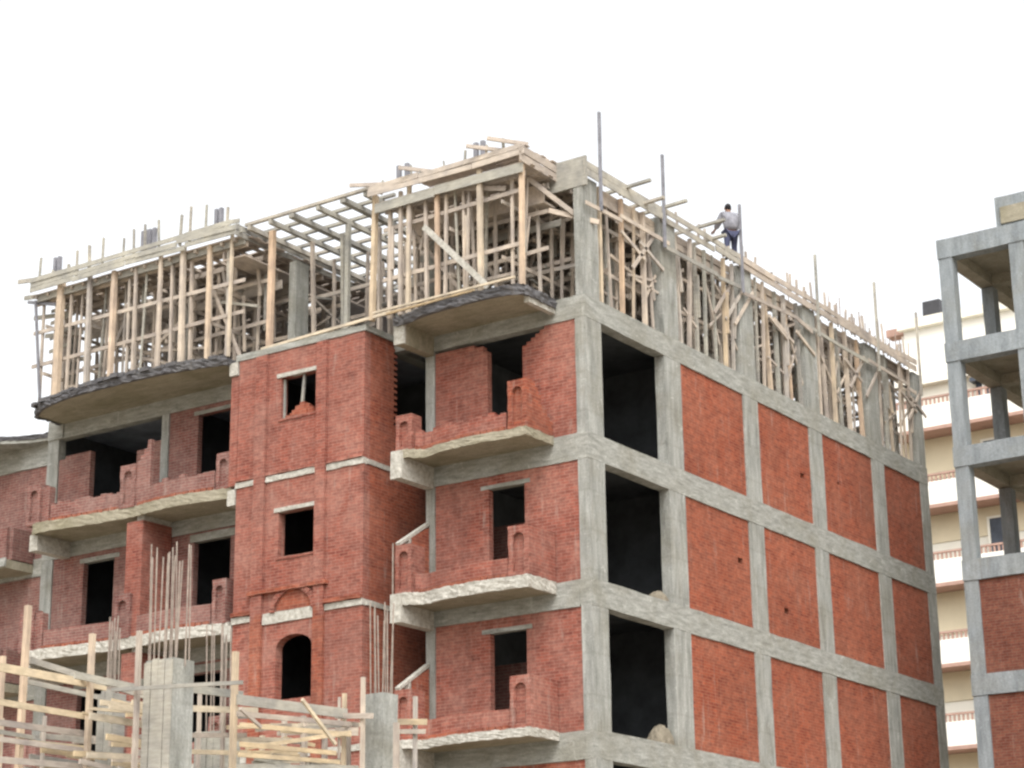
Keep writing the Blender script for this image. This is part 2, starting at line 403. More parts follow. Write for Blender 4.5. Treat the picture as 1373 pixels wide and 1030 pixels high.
for k in (0, 1):
    a, b, c, d = wins[k]
    w = B('window_surround', 'white', tower, (a-.12, b+.1, YF-.03, YF+.1, d+.002, d+.10), j=.006, step=.25)
    B('sill', 'brick_l', w, (a-.05, b+.05, YF-.03, YF+.2, c-.06, c-.002), j=.008, step=.2)
bm = bmesh.new()
bar(bm, (-7.50, YF+.1, -1.80), (-7.42, YF+.1, -.82), .06); bar(bm, (-8.04, YF+.1, -1.84), (-8.04, YF+.1, -.83), .05)
build('window_frame', bm, 'wood_g', tower)
bm = bmesh.new()
for i in range(26):
    x = R(-7.95, -7.1); h = max(0, .42-abs(x+7.45)*.75)*R(.3, 1)
    box(bm, x-.07, x+.07, YF+.05+R(0, .1), YF+.2, -1.87, -1.84+h)
build('loose_bricks', bm, 'brick_o', tower)
B('beam_end', 'white', tower, (X0-.30, X0-.03, YF-.04, -.01, -.45, -.12), (X0-.28, X0-.03, YF-.02, -.01, T[1]-.50, T[1]-.11), (X0-.28, X0-.03, YF-.02, -.01, T[2]-.50, T[2]-.11), j=.006)
B('beam_end', 'brick_l', tower, (X0-.28, X0-.03, YF+.02, -.01, T[1]+.0, -.47), j=.006)

# ------- balconies
def pier(bm, x0, x1, y0, y1, z0, z1, niche=True):
    """hollow brick box with an arched niche in its front"""
    f = .09; w = x1-x0
    if not niche: box(bm, x0, x1, y0, y1, z0, z1, j=.006, step=.2); return
    a, b = x0+w*.22, x1-w*.22; zs = z1-.16-(b-a)/2*.9
    box(bm, x0, x1, y0+f, y1, z0, z1-.001)
    box(bm, x0, a, y0, y0+f-.001, z0, z1, j=.011, step=.1); box(bm, b, x1, y0, y0+f-.001, z0, z1, j=.011, step=.1)
    box(bm, a, b, y0+.01, y0+f-.001, z0, z0+.12); arch_top(bm, a, b, zs, z1, y0+.004, y0+f-.001, rise=(b-a)/2*.9)
def parapet(parent, path, z0, z1, mat, th=.12, rough=0):
    """thin curved brick wall following the slab edge"""
    bm = bmesh.new()
    hs = [z1+R(-rough, rough*.4) for _ in path]
    pts_o = path; pts_i = [(x, y+th) for x, y in path]
    for i in range(len(path)-1):
        (ax, ay), (bx_, by) = path[i], path[i+1]
        h = hs[i] if rough else z1
        v = [(ax, ay, z0), (bx_, by, z0), (bx_, by+th, z0), (ax, ay+th, z0)]
        lo = [bm.verts.new(q) for q in v]; hi = [bm.verts.new((q[0], q[1], h)) for q in v]
        for q in range(4): bm.faces.new((lo[q], lo[(q+1) % 4], hi[(q+1) % 4], hi[q]))
        bm.faces.new(hi); bm.faces.new(lo[::-1])
    o = build('parapet', bm, mat, parent)
    # soldier course of red bricks proud of the foot
    bm = bmesh.new()
    for i in range(len(path)-1):
        (ax, ay), (bx_, by) = path[i], path[i+1]
        m = max(1, int(math.dist(path[i], path[i+1])/.13))
        for q in range(m):
            t0, t1 = q/m, (q+.88)/m
            x0, x1 = ax+(bx_-ax)*t0, ax+(bx_-ax)*t1; y = ay+(by-ay)*(t0+t1)/2
            box(bm, x0, x1, y-.055-R(0, .03), y+.02, z0+.003, z0+.095+R(-.01, .01))
    build('brick_course', bm, 'brick_o', o)
    return o
def balcony(k, outline, edge_mat, th=.22, left_beam=None, right_beam=None):
    """slab whose front follows `outline` (x rising), wall behind at y = 0"""
    z1 = T[k]; zt = z1-.004
    sp = smooth_path(outline, 5)
    bm = bmesh.new()
    prism(bm, [(sp[0][0], -.003)]+sp+[(sp[-1][0], -.003)], 'xy', zt-th, zt)
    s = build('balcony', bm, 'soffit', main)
    bm = bmesh.new()
    ragged(bm, [(sp[0][0], -.05)]+sp+[(sp[-1][0], -.01)], zt-th-.03, zt+.03, (.022 if k != 2 else .03) if edge_mat != 'dark_edge' else .075)
    build('slab_edge', bm, edge_mat, s)
    for bx in (left_beam, right_beam):
        if bx: B('cantilever_beam', 'soffit' if edge_mat == 'dark_edge' else 'white', s, (bx[0], bx[1], bx[2], -.006, z1-.66, z1-th-.006), j=.006)
    return s, sp
RB = [(-4.56, -1.20), (-4.20, -1.20), (-3.9, -.96), (-3.2, -1.12), (-2.3, -1.2), (-1.5, -1.14), (-.92, -1.15)]
for k in range(0, 4):
    if k == 0:
        s, sp = balcony(0, [(-4.56, -1.22), (-4.2, -1.26), (-3.5, -1.45), (-2.7, -1.52), (-1.7, -1.53), (-1.0, -1.42), (-.80, -1.2)], 'dark_edge', .17, (-4.55, -4.30, -1.15))
        bm = bmesh.new()      # pale face of the cantilever beam under the dark edge
        box(bm, -4.58, -4.28, -1.22, -1.155, -.66, .0, j=.006); build('beam_face', bm, 'white', s)
        B('beam_face', 'white', s, (-.93, -.80, -1.1, -.01, -.33, -.175), j=.006)
        continue
    s, sp = balcony(k, RB, 'white' if k > 1 else 'soffit', [0, .14, .22, .13][k], (-4.56, -4.31, -1.19))
    z0 = T[k]
    B('beam_face', 'white', s, (-4.60, -4.30, -1.30, -1.195, z0-.66, z0+.0), j=.008)
    pm = 'brick_l'
    mid = [p for p in sp if -4.12 < p[0] < -1.38]; mid = [(x, y+.08) for x, y in mid]
    bm = bmesh.new()
    if k == 1:
        pier(bm, -4.58, -4.12, -1.14, -.75, z0+.01, z0+.90)
        def steps(u, v, r): return v < z0+.78-(u+.75)*.45+(.05 if r % 2 else 0)
        raster(bm, -.749, -.01, z0+.01, z0+.8, steps, 'yz', -4.55, -4.40)
        build('pier', bm, 'brick_l', s)
        parapet(s, mid, z0+.01, z0+.50, 'brick_l', rough=.10)
        bm = bmesh.new(); pier(bm, -1.42, -.92, -1.10, -.72, z0+.01, z0+1.17)
        def brk(u, v, r): return v < z0+1.05-(u+.72)*1.15+(.06 if r % 3 else 0)
        raster(bm, -.719, -.01, z0+.01, z0+1.2, brk, 'yz', -1.06, -.925)
        build('pier', bm, 'brick_o', s)
        bm = bmesh.new()
        for i in range(60):
            x = R(-3.9, -1.6); h = R(.02, .18); box(bm, x, x+.2, -.95+R(0, .3), -.6, z0+.01, z0+.3+h)
        build('loose_bricks', bm, 'brick_l', s)
    else:
        zt = z0+1.17
        pier(bm, -4.58, -4.12, -1.14, -.62, z0+.01, zt)
        build('pier', bm, pm, s)
        parapet(s, mid, z0+.01, z0+.47, pm)
        bm = bmesh.new(); pier(bm, -1.46, -.92, -1.10, -.55, z0+.01, z0+1.17)
        box(bm, -1.05, -.92, -.549, -.005, z0+.01, z0+1.168)
        build('pier', bm, pm, s)
        # sloping privacy wall on the left side with a concrete coping
        bm = bmesh.new(); prism(bm, [(-.72, zt), (-.02, zt), (-.02, zt+.62), (-.72, zt+.26)], 'yz', -4.54, -4.44)
        prism(bm, [(-.60, z0+.01), (-.02, z0+.01), (-.02, zt-.001), (-.60, zt-.001)], 'yz', -4.54, -4.44)
        sw = build('side_wall', bm, 'brick_o', s)
        bm = bmesh.new(); bar(bm, (-4.5, -1.14, zt+.03), (-4.5, -.01, zt+.72), .13, .07)
        box(bm, -4.56, -4.44, -.80, -.70, zt, zt+.24)
        build('coping', bm, 'white', sw)
        if k == 2:
            B('standing_bar', 'rebar_p', s, (-4.62, -4.595, -1.20, -1.175, z0+.0, zt+.05))
LB1 = [(-16.45, -1.34), (-16.0, -1.36), (-15.4, -1.30), (-14.6, -1.22), (-13.7, -1.14), (-13.0, -1.12), (-12.4, -1.2), (-11.4, -1.28), (-10.5, -1.16), (-9.75, -1.05)]
for k in range(0, 4):
    if k == 0:
        s, sp = balcony(0, [(-17.0, -.95), (-16.4, -1.35), (-15.5, -1.62), (-14.6, -1.74), (-13.2, -1.78), (-11.9, -1.74), (-10.6, -1.56), (-9.78, -1.34)], 'dark_edge', .13)
        B('beam_face', 'beam', s, (-17.48, -16.9, -.05, -.006, -.53, -.0), j=.006)
        continue
    s, sp = balcony(k, LB1, 'soffit' if k == 1 else 'white', .22, (-16.7, -16.4, -1.2), (-12.98, -12.74, -1.0))
    z0 = T[k]; pm = 'brick_dim'
    bm = bmesh.new(); pier(bm, -16.8, -16.30, -1.28, -.95, z0+.01, z0+1.12); box(bm, -16.1, -15.98, -1.25, -1.05, z0+.01, z0+1.0)
    box(bm, -16.3, -16.1, -1.2, -1.0, z0+.01, z0+1.02); build('pier', bm, pm, s)
    bm = bmesh.new(); pier(bm, -13.5, -12.98, -1.16, -.7, z0+.01, z0+1.15)
    if k == 1:
        def rise(u, v, r): return v < z0+1.05+(u+12.98)*1.6+(.05 if r % 2 else 0) and v < z0+1.75
        raster(bm, -12.979, -12.5, z0+.01, z0+1.8, rise, 'xz', -1.10, -.98)
    build('pier', bm, pm, s)
    bm = bmesh.new(); pier(bm, -10.24, -9.80, -1.10, -.6, z0+.01, z0+(.95 if k == 1 else 1.12))
    if k == 1: box(bm, -9.80, -9.62, -1.0, -.3, z0+.01, z0+1.35)
    build('pier', bm, pm, s)
    parapet(s, [(x, y+.08) for x, y in sp if -16.0 < x < -13.5], z0+.01, z0+.52, pm, rough=.06 if k == 1 else 0)
    parapet(s, [(x, y+.08) for x, y in sp if -12.98 < x < -10.24], z0+.01, z0+.55, pm, rough=.08 if k == 1 else 0)
# sand and rubble left in the side openings
for (y, z, w, h) in ((3.35, T[3]+.02, .5, .5), (3.4, T[2]+.02, .3, .3)):
    bm = bmesh.new(); bmesh.ops.create_icosphere(bm, subdivisions=4, radius=1)
    for v in bm.verts:
        r = 1+R(-.04, .04); v.co = Vector((-.32+v.co.x*.28*r-.0, y+v.co.y*w*r, z+max(0, v.co.z-.3*abs(v.co.y))*h*r))
    build('sand_heap', bm, 'sand', main)
# 4th storey rear and inner columns
for x in (-4.4, -8.9, -13.1, -17.2):
    for y in (.1, 4.6, 9.2, 14):
        B('column', 'col', main, (x-.12, x+.12, y, y+.5, .006, 2.85), j=.006, step=.6)

# rebar starters standing on the roof columns
def bars(parent, cx, cy, z0, z1, wx, wy, n, mat='rebar', r=.018, lean=.06, ties=0):
    bm = bmesh.new()
    for i in range(n):
        x = cx+R(-wx, wx); y = cy+R(-wy, wy)
        bar(bm, (x, y, z0), (x+R(-lean, lean), y+R(-lean, lean), z1+R(-.25, .1)), r*2, n=5)
    for t in range(ties):
        z = z0+(z1-z0)*(t+1)/(ties+1.5)
        for q in ((-wx, -wy, wx, -wy), (wx, -wy, wx, wy), (wx, wy, -wx, wy), (-wx, wy, -wx, -wy)):
            bar(bm, (cx+q[0], cy+q[1], z), (cx+q[2], cy+q[3], z), .02)
    return build('rebar', bm, mat, parent)

# ------------------------------------------------------------ timber formwork on the roof
PL = {'wood': 'plank', 'wood_y': 'plank_y'}
def prop(parent, x, y, z0, z1, w=.08, mat='wood', lean=.05):
    bm = bmesh.new(); z = z0; px, py = x, y
    dx, dy = R(-lean, lean), R(-lean, lean)
    bar(bm, (x, y, z0), (x+dx, y+dy, z1), w*R(.85, 1.15), w*R(.8, 1.1), up=(0, 1, 0))
    if w < .1 and random.random() < .3:       # lapped extension piece
        zz = z0+(z1-z0)*R(.4, .6); bar(bm, (x+w*.9, y+.01, zz-.4), (x+dx+w*.9, y+dy, min(z1, zz+.7)), w*.8, w*.6, up=(0, 1, 0))
    return build('prop', bm, mat, parent)
def beams(parent, name, segs, w, h, mat):
    for p, q in segs:
        bm = bmesh.new(); bar(bm, p, q, w, h); build(name, bm, PL.get(mat, mat), parent)
def deck(parent, x0, x1, y0, y1, z, along='x', gap=.025, miss=.06, mat='deck'):
    """loose board deck: planks with gaps"""
    bm = bmesh.new(); w = .17
    if along == 'x':
        y = y0
        while y < y1:
            x = x0
            while x < x1:
                l = R(1.6, 3.4); e = min(x+l, x1+R(-.1, .25))
                if random.random() > miss: box(bm, x, e-.01, y, y+w, z+R(0, .02), z+.035+R(0, .012))
                x = e
            y += w+gap*R(.3, 1.6)
    else:
        x = x0
        while x < x1:
            y = y0
            while y < y1:
                l = R(1.6, 3.4); e = min(y+l, y1+R(-.1, .25))
                if random.random() > miss: box(bm, x, x+w, y, e-.01, z+R(0, .02), z+.035+R(0, .012))
                y = e
            x += w+gap*R(.3, 1.6)
    return build('deck', bm, mat, parent)
def side_boards(parent, p, q, z0, z1, n=3, jag=.05, mat='wood_g', off=(0, -1)):
    """rough edge shuttering: overlapping boards along a line"""
    p = Vector(p); q = Vector(q); L_ = (q-p).length; d = (q-p).normalized()
    bm = bmesh.new()
    for r in range(n):
        z = z0+(z1-z0)*(r+.5)/n; h = (z1-z0)/n*.92; s = -.1
        while s < L_:
            e = min(s+R(1.4, 3.2), L_+R(0, .3)); o = R(0, .05)
            a = p+d*s; b = p+d*e
            bar(bm, (a.x+off[0]*o, a.y+off[1]*o, z+R(-jag, jag)*.5), (b.x+off[0]*o, b.y+off[1]*o, z+R(-jag, jag)*.5), .03, h*R(.85, 1.1))
            s = e+.01
    return build('edge_boards', bm, PL.get(mat, mat), parent)
def stakes(parent, p, q, z0, hmin, hmax, step, mat='wood_g', w=.05, name='stake'):
    p = Vector(p); q = Vector(q); n = max(1, int((q-p).length/step))
    for i in range(n):
        t = (i+R(.1, .9))/n; a = p.lerp(q, t); bm = bmesh.new(); h = R(hmin, hmax)
        bar(bm, (a.x, a.y, z0-.25), (a.x+R(-.05, .05), a.y, z0+h), w*R(.7, 1.3), w*R(.5, 1)); build(name, bm, mat, parent)

FG = 'bays of timber formwork on the roof'
def formwork(label, x0, x1, y0, y1, zt, sx=.72, sy=.85, front=None, fsx=None, right=None, dk='x', miss=.06, joists=True, ledgers=2, braces=4, beamz=None, jl=.45):
    f = thing('timber_formwork', label, 'formwork', ((x0+x1)/2, (y0+y1)/2, 0), FG)
    n = 0
    ys = []; y = y0+.1
    while y < y1: ys.append(y); y += sy
    for r, y in enumerate(ys):
        x = x0+.15
        while x < x1-.05:
            if n < 96 and random.random() > .08:
                prop(f, x+R(-.1, .1), y+R(-.15, .15), .03, zt-.16, R(.06, .085)); n += 1
            x += sx*R(.8, 1.2)
    # bearers along x, joists along y (or the other way)
    for y in ys:
        beams(f, 'bearer', [((x0-.1, y, zt-.11), (x1+.1, y, zt-.11+R(-.02, .02)))], .06, .14, 'wood')
    if joists:
        x = x0+.1
        while x < x1:
            beams(f, 'joist', [((x, y0-.15, zt-.02), (x+R(-.03, .03), y1+.1, zt-.02))], .06, .075, 'wood'); x += jl
    for k in range(ledgers):
        for r, y in enumerate(ys[:4]):
            z = 1.15+k*1.15+R(-.15, .15)
            beams(f, 'ledger', [((x0-.1, y-.06, z), (x1+.1, y-.06, z+R(-.15, .15)))], .035, .10, 'wood')
        x = x0+.4
        while x < x1:
            z = .95+k*1.15+R(-.2, .2)
            beams(f, 'ledger', [((x, y0, z), (x, min(y1, y0+4.5), z+R(-.1, .1)))], .035, .09, 'wood'); x += 1.5
    for k in range(braces):
        x = R(x0, x1-1.5); y = R(y0+.3, min(y1, y0+3)); s = random.choice((-1, 1))
        beams(f, 'brace', [((x, y, .1 if s > 0 else 2.6), (x+R(1, 2), y+R(-.2, .2), 2.6 if s > 0 else .1))], .035, .09, 'wood')
    deck(f, x0-.12, x1+.1, y0-.12, y1+.1, zt+.03, dk, miss=miss)
    return f

# left balcony bay
f1 = formwork('weathered timber formwork with dense props above the left-hand balconies', -16.9, -9.45, -1.25, 8.5, 3.15, sx=.68, sy=1.0, miss=.035)
side_boards(f1, (-16.75, -1.55, 0), (-9.35, -1.5, 0), 3.22, 3.64, 3, jag=.10)
side_boards(f1, (-16.7, -1.30, 0), (-9.35, -1.25, 0), 3.0, 3.24, 1)
side_boards(f1, (-16.4, .35, 0), (-9.6, .3, 0), 2.25, 2.75, 2, mat='wood')
side_boards(f1, (-16.4, 1.2, 0), (-9.6, 1.15, 0), 2.2, 2.75, 2, mat='wood')
side_boards(f1, (-9.33, -1.55, 0), (-9.33, 7.8, 0), 3.1, 3.42, 2, off=(1, 0))
B('beam_box', 'deck', f1, (-10.1, -9.40, -1.2, 7.5, 2.72, 2.76), (-10.15, -10.1, -1.2, 7.5, 2.72, 3.1), j=.006, step=.5)
for i, x in enumerate((-15.85, -14.75, -13.85, -13.05, -12.15, -11.35, -10.45, -9.72)):
    prop(f1, x, -1.35, .04, 3.2+R(-.1, .35), [.17, .10, .13, .08, .09, .11, .11, .08][i], ['wood_y', 'wood', 'wood_y', 'wood', 'wood', 'wood_y', 'wood_y', 'wood_y'][i], .04)
for i in range(16): prop(f1, R(-16.3, -9.6), R(-1.3, -.8), .03, 3.15, R(.045, .07), random.choice(('wood', 'wood_g')), .12)
for i in range(5):      # board ends poking out past the left end
    y = -1.5+i*.35; z = [3.5, 3.15, 2.65, 2.2, 1.55][i]
    beams(f1, 'board', [((-17.25-R(0, .3), y, z+.18), (-16.0, y+.1, z+.05))], .04, .12, 'wood_g')
for z in (2.9, 2.55, 2.2, 1.75):
    beams(f1, 'board', [((-16.9, -.7, z+R(-.1, .1)), (-15.9, -.9, z+R(-.1, .1)))], .04, .09, 'wood_g')
stakes(f1, (-17.0, -1.5, 0), (-9.6, -1.5, 0), 3.6, .12, .8, .5, w=.06)
for x in (-16.3, -13.0, -12.75, -10.4):
    for dx in (0, .16):
        B('block', 'steel', f1, (x+dx, x+dx+.09, -1.3, -1.2, 3.5, 4.2))
stakes(f1, (-16.0, 2.0, 0), (-9.8, 2.0, 0), 3.3, .5, .95, 1.6, mat='rebar')
# bay over the stair tower: open joist grid without boards
f2 = thing('timber_formwork', 'open grid of bare joists without boards above the brick stair tower', 'formwork', (-7.3, 2, 0), FG)
for x in (-9.15, -8.45, -7.75, -6.9, -6.1, -5.4):
    beams(f2, 'bearer', [((x, -1.35, 3.38), (x+R(-.05, .05), 8.5, 3.38))], .16 if x in (-7.75, -6.1) else .10, .12, 'wood_g')
y = -1.3
while y < 8.4:
    beams(f2, 'joist', [((-9.3, y, 3.49), (-5.0, y+R(-.05, .05), 3.49))], .09, .075, 'wood_g'); y += .66
for i, (x, y, m, w) in enumerate([(-8.72, -.95, 'wood_y', .13), (-5.22, -1.25, 'wood_y', .12), (-8.3, .3, 'wood', .09), (-7.9, 1.1, 'wood', .09), (-7.35, .3, 'wood_g', .10), (-6.85, -.2, 'wood_g', .11), (-7.1, 1.9, 'wood', .09), (-6.3, .4, 'wood', .09), (-5.9, 1.6, 'wood', .08), (-6.5, 2.6, 'wood', .08), (-5.5, 2.8, 'wood', .09)]):
    prop(f2, x, y, .08, 3.3, w, m, .08)
for k in range(46):
    prop(f2, R(-9.2, -5.2), R(1.2, 8.3), .03, 3.3, R(.06, .09))
for y in (1.2, 3.0, 5.2):
    beams(f2, 'ledger', [((-9.3, y, 2.2), (-5.1, y, 2.15))], .04, .1, 'wood')
    beams(f2, 'ledger', [((-9.3, y, 1.2), (-5.1, y, 1.3))], .04, .1, 'wood')
beams(f2, 'plank', [((-8.8, -1.15, .10), (-4.6, -1.3, .16)), ((-9.4, -1.05, .08), (-6.5, -1.15, .13))], .05, .07, 'wood_y')
deck(f2, -9.2, -5.0, 8.6, 12, 3.2)
# bay over the right balcony
f3 = formwork('tall timber formwork bay above the corner balcony, with pale posts and one leaning white plank', -4.85, -.95, -1.2, 8.0, 2.98, sx=.62, sy=1.0, miss=.03)
side_boards(f3, (-5.1, -1.46, 0), (-.78, -1.42, 0), 3.16, 3.46, 2, mat='wood')
side_boards(f3, (-4.95, -1.36, 0), (-.85, -1.34, 0), 2.78, 3.02, 1)
side_boards(f3, (-4.9, .35, 0), (-.9, .3, 0), 1.95, 2.15, 1)
side_boards(f3, (-.76, -1.4, 0), (-.76, .6, 0), 2.98, 3.42, 2, mat='wood', off=(1, 0))
B('beam_box', 'deck', f3, (-4.8, -.9, -.2, .25, 2.42, 2.46), (-4.8, -.9, -.25, -.2, 2.42, 2.9), j=.006, step=.5)
for i, x in enumerate((-4.35, -4.12, -3.25, -2.0, -.85)):
    prop(f3, x, -1.28, .04, [3.2, 3.4, 3.05, 3.15, 3.4][i], [.08, .085, .10, .11, .12][i], ['wood', 'wood_y', 'wood_y', 'wood_y', 'wood_y'][i], .03)
for i in range(9): prop(f3, R(-4.7, -1.0), R(-1.2, -.4), .03, 2.95, R(.045, .07), random.choice(('wood', 'wood_g')), .12)
beams(f3, 'plank', [((-3.55, -1.42, 2.05), (-1.7, -1.42, .12))], .04, .14, 'white')
beams(f3, 'plank', [((-4.9, -1.62, .10), (-.8, -1.66, .10)), ((-4.6, -1.5, .05), (-2.0, -1.55, .07))], .05, .05, 'wood_y')
beams(f3, 'brace', [((-1.1, -.6, 2.95), (-.2, .2, 2.0)), ((-.8, -.2, 2.2), (.15, .5, 1.9)), ((-3.0, -1.3, 2.95), (-1.4, -1.1, 2.6))], .05, .12, 'wood')
stakes(f3, (-5.0, -1.4, 0), (-.9, -1.4, 0), 3.45, .05, .35, .55)
for x in (-5.1, -3.6, -1.6, -1.0):
    beams(f3, 'plank', [((x-.5, -1.7, 3.62+R(-.1, .1)), (x+R(.2, .5), -1.2, 3.5))], .05, .09, 'wood')
for x in (-4.55, -4.30, -2.25, -2.05):
    B('block', 'steel', f3, (x, x+.10, -1.2, -1.1, 3.4, 3.95))
deck(f3, -4.0, -.8, -1.3, .3, 3.44, 'x', miss=.3)
# big shutter panel at the corner
cp = B('shutter_panel', 'wood_g', None, (-1.1, .12, .02, .09, 2.72, 3.46))
tag(cp, 'wide grey shutter panel standing on the corner column head', 'shuttering')
# bays along the side facade
random.seed(21)
bn = ['first', 'second', 'third', 'fourth', 'last']
side_f = []
for i in range(5):
    a = cols_y[i][1]+.05; b = cols_y[i+1][0]-.05
    f = formwork('%s timber formwork bay from the street corner, between concrete roof columns' % bn[i], -5.3, -.35, a, b, 2.95, sx=.78, sy=.72, dk='y', miss=.05, ledgers=2, braces=3)
    side_f.append(f)
    m = max(4, int((b-a)/.40))
    for k in range(m):
        prop(f, -.10+R(-.05, .05), a+.1+(b-a-.2)*(k+.2)/(m-.6), .03, 3.0, R(.055, .11), random.choice(('wood', 'wood', 'wood_g', 'wood_y')), .09)
    aa = cols_y[i][0]+.1; bb = cols_y[i+1][0]+(.15 if i < 4 else -.1)
    side_boards(f, (.06, aa, 0), (.06, bb, 0), 2.98, 3.34, 2, jag=.07, off=(1, 0), mat='wood_g' if i < 2 else 'wood')
    side_boards(f, (-.2, a, 0), (-.2, b, 0), 2.62, 3.0, 2, off=(1, 0), mat='wood')
    side_boards(f, (.07, aa, 0), (.07, bb, 0), 2.30, 2.42, 1, jag=.22, off=(1, 0), mat=['wood', 'wood_g', 'wood', 'wood_g', 'wood'][i])
    side_boards(f, (-.30, aa+.4, 0), (-.30, bb-.6, 0), 2.5, 2.9, 2, off=(1, 0), mat='wood')
    for k in range(3):
        y = R(a, b); bm = bmesh.new(); s = random.choice((-1, 1))
        bar(bm, (.02, y, 1.7+.4*s), (.02, y+1.1, 2.1-.4*s), .04, .09); build('brace', bm, 'wood', f)
    for k in range(14):
        y = R(a, b); prop(f, R(-1.2, -.25), y, .03, 2.95, R(.04, .07), random.choice(('wood', 'wood_g')), .15)
    for k in range(5):
        y = R(a, b-.6); beams(f, 'lath', [((-.12, y, R(.5, 2.6)), (-.12, y+R(.5, 1.5), R(.5, 2.6)))], .03, .06, 'wood')
    stakes(f, (-.05, aa, 0), (-.05, bb, 0), 3.34, .03, .12+.16*i, .6 if i < 2 else .38, w=.06, mat='wood')
    if i > 1: stakes(f, (-2.5, aa, 0), (-.4, bb, 0), 3.1, .2, .2+.2*i, .42, w=.03, mat='rebar', name='starter_bar')
    if i > 2: stakes(f, (.05, aa, 0), (.05, bb, 0), 3.2, .1, .7, .3, w=.03, mat='rebar', name='starter_bar')
for (y, z, l) in ((1.9, 3.28, .85), (2.7, 3.12, .75), (3.65, 3.33, .85), (5.6, 3.46, .85), (6.1, 3.26, .6)):
    bm = bmesh.new(); bar(bm, (-1.2, y, z-.04), (l-.1, y+.05, z+.05), .09, .07)
    tag(build('board', bm, 'wood_g', None), {1.9: 'short board end jutting out nearest the tall corner pole', 2.7: 'short grey board jutting out below the one nearest the corner pole', 3.65: 'board jutting out at the foot of the second tall pole', 5.6: 'long upper board reaching out towards the worker', 6.1: 'lower board reaching out below the worker'}[y], 'board', 'boards jutting out of the roof edge')
# loose tangle of laths nailed between the props, per bay
for f, (x0, x1, y0, y1, n) in [(f1, (-16.6, -9.5, -.9, 3.5, 90)), (f2, (-9.2, -5.2, .5, 6, 45)), (f3, (-4.8, -1, -.9, 3.5, 60))]+[(side_f[i], (-3.2, -.3, cols_y[i][1], cols_y[i+1][0], 42)) for i in range(5)]:
    for k in range(n):
        x = R(x0, x1); y = R(y0, y1); z = R(.4, 2.7); t = random.random()
        d = (R(-.1, .1), R(-.1, .1), R(.6, 1.6)) if t < .4 else (R(.6, 1.8), R(-.2, .2), R(-.5, .5)) if t < .7 else (R(-.2, .2), R(.6, 1.6), R(-.4, .4))
        if f in side_f and t >= .4 and t < .7: d = (-abs(d[0])*.7, d[1], d[2])
        bm = bmesh.new(); bar(bm, (x, y, z), (min(x+d[0], x1+.1), min(y+d[1], y1+.4), min(3.0, z+d[2])), R(.03, .06), R(.05, .10)); build('lath', bm, random.choice(('wood', 'plank', 'wood_g')), f)
# back cover over the middle of the roof
fb = formwork('far timber formwork bay in the middle of the roof behind the others', -9.2, -5.4, 9.2, 18.6, 2.95, sx=1.2, sy=1.4, ledgers=1, braces=2)

# tall guard poles
pl = ['tall thin pole rising from the corner column', 'tall pole rising above the second roof column', 'tall pole standing right beside the worker', 'short pole sticking up beyond the worker', 'pole sticking up in front of the pale building, left of two', 'last pole at the far end of the roof']
for i, (y, zt) in enumerate(((.87, 4.80), (3.84, 4.75), (7.88, 4.75), (12.33, 4.70), (16.29, 5.05), (19.3, 4.95))):
    bm = bmesh.new(); bar(bm, (.13, y-.22, 2.25), (.13, y-.2, zt), .075, .06)
    tag(build('guard_pole', bm, 'steel' if i < 3 else 'wood_g', None), pl[i], 'pole', 'tall poles along the roof edge')
bm = bmesh.new(); bar(bm, (-16.55, -1.25, .02), (-16.85, -1.35, 3.05), .06, .06)
bar(bm, (-17.2, -1.3, 3.1), (-16.2, -1.2, 2.85), .05, .08)
tag(build('guard_pole', bm, 'steel', None), 'thin dark slightly leaning pole at the far left end of the roof', 'pole')

# dark debris along the front edge of the roof
bm = bmesh.new()
for i in range(70):
    x = R(-16.8, -9.9); y = -1.3-.55*math.sin((x+17)/7.2*math.pi)+R(-.05, .1); box(bm, x, x+R(.1, .4), y-.04, y+.1, .0, R(.03, .13))
tag(build('rubble', bm, 'dark_edge', None), 'dark rubble lying along the roof edge above the left balconies', 'rubble')['kind'] = 'stuff'

# ------------------------------------------------------------ worker on the roof edge
def skin_obj(name, verts, edges, radii, mat, parent, sub=2):
    me = bpy.data.meshes.new(name); me.from_pydata(verts, edges, []); me.update()
    o = bpy.data.objects.new(name, me); col.objects.link(o)
    o.modifiers.new('skin', 'SKIN'); o.modifiers['skin'].use_smooth_shade = True
    sv = me.skin_vertices[0].data
    for i, r in enumerate(radii): sv[i].radius = (r, r) if isinstance(r, (int, float)) else r
    sv[0].use_root = True
    s = o.modifiers.new('sub', 'SUBSURF'); s.levels = sub; s.render_levels = sub
    me.materials.append(M[mat])
    dg = bpy.context.evaluated_depsgraph_get(); ev = o.evaluated_get(dg)
    m2 = bpy.data.meshes.new_from_object(ev); bpy.data.objects.remove(o)
    for p in m2.polygons: p.use_smooth = True
    o = bpy.data.objects.new(name, m2); col.objects.link(o)
    if parent is not None:
        o.parent = parent
    return o
PX, PY, PZ = -.10, 7.56, 3.20
per = thing('person', 'worker in a pale shirt and dark trousers standing bent at the roof edge', 'person', (PX, PY, PZ))
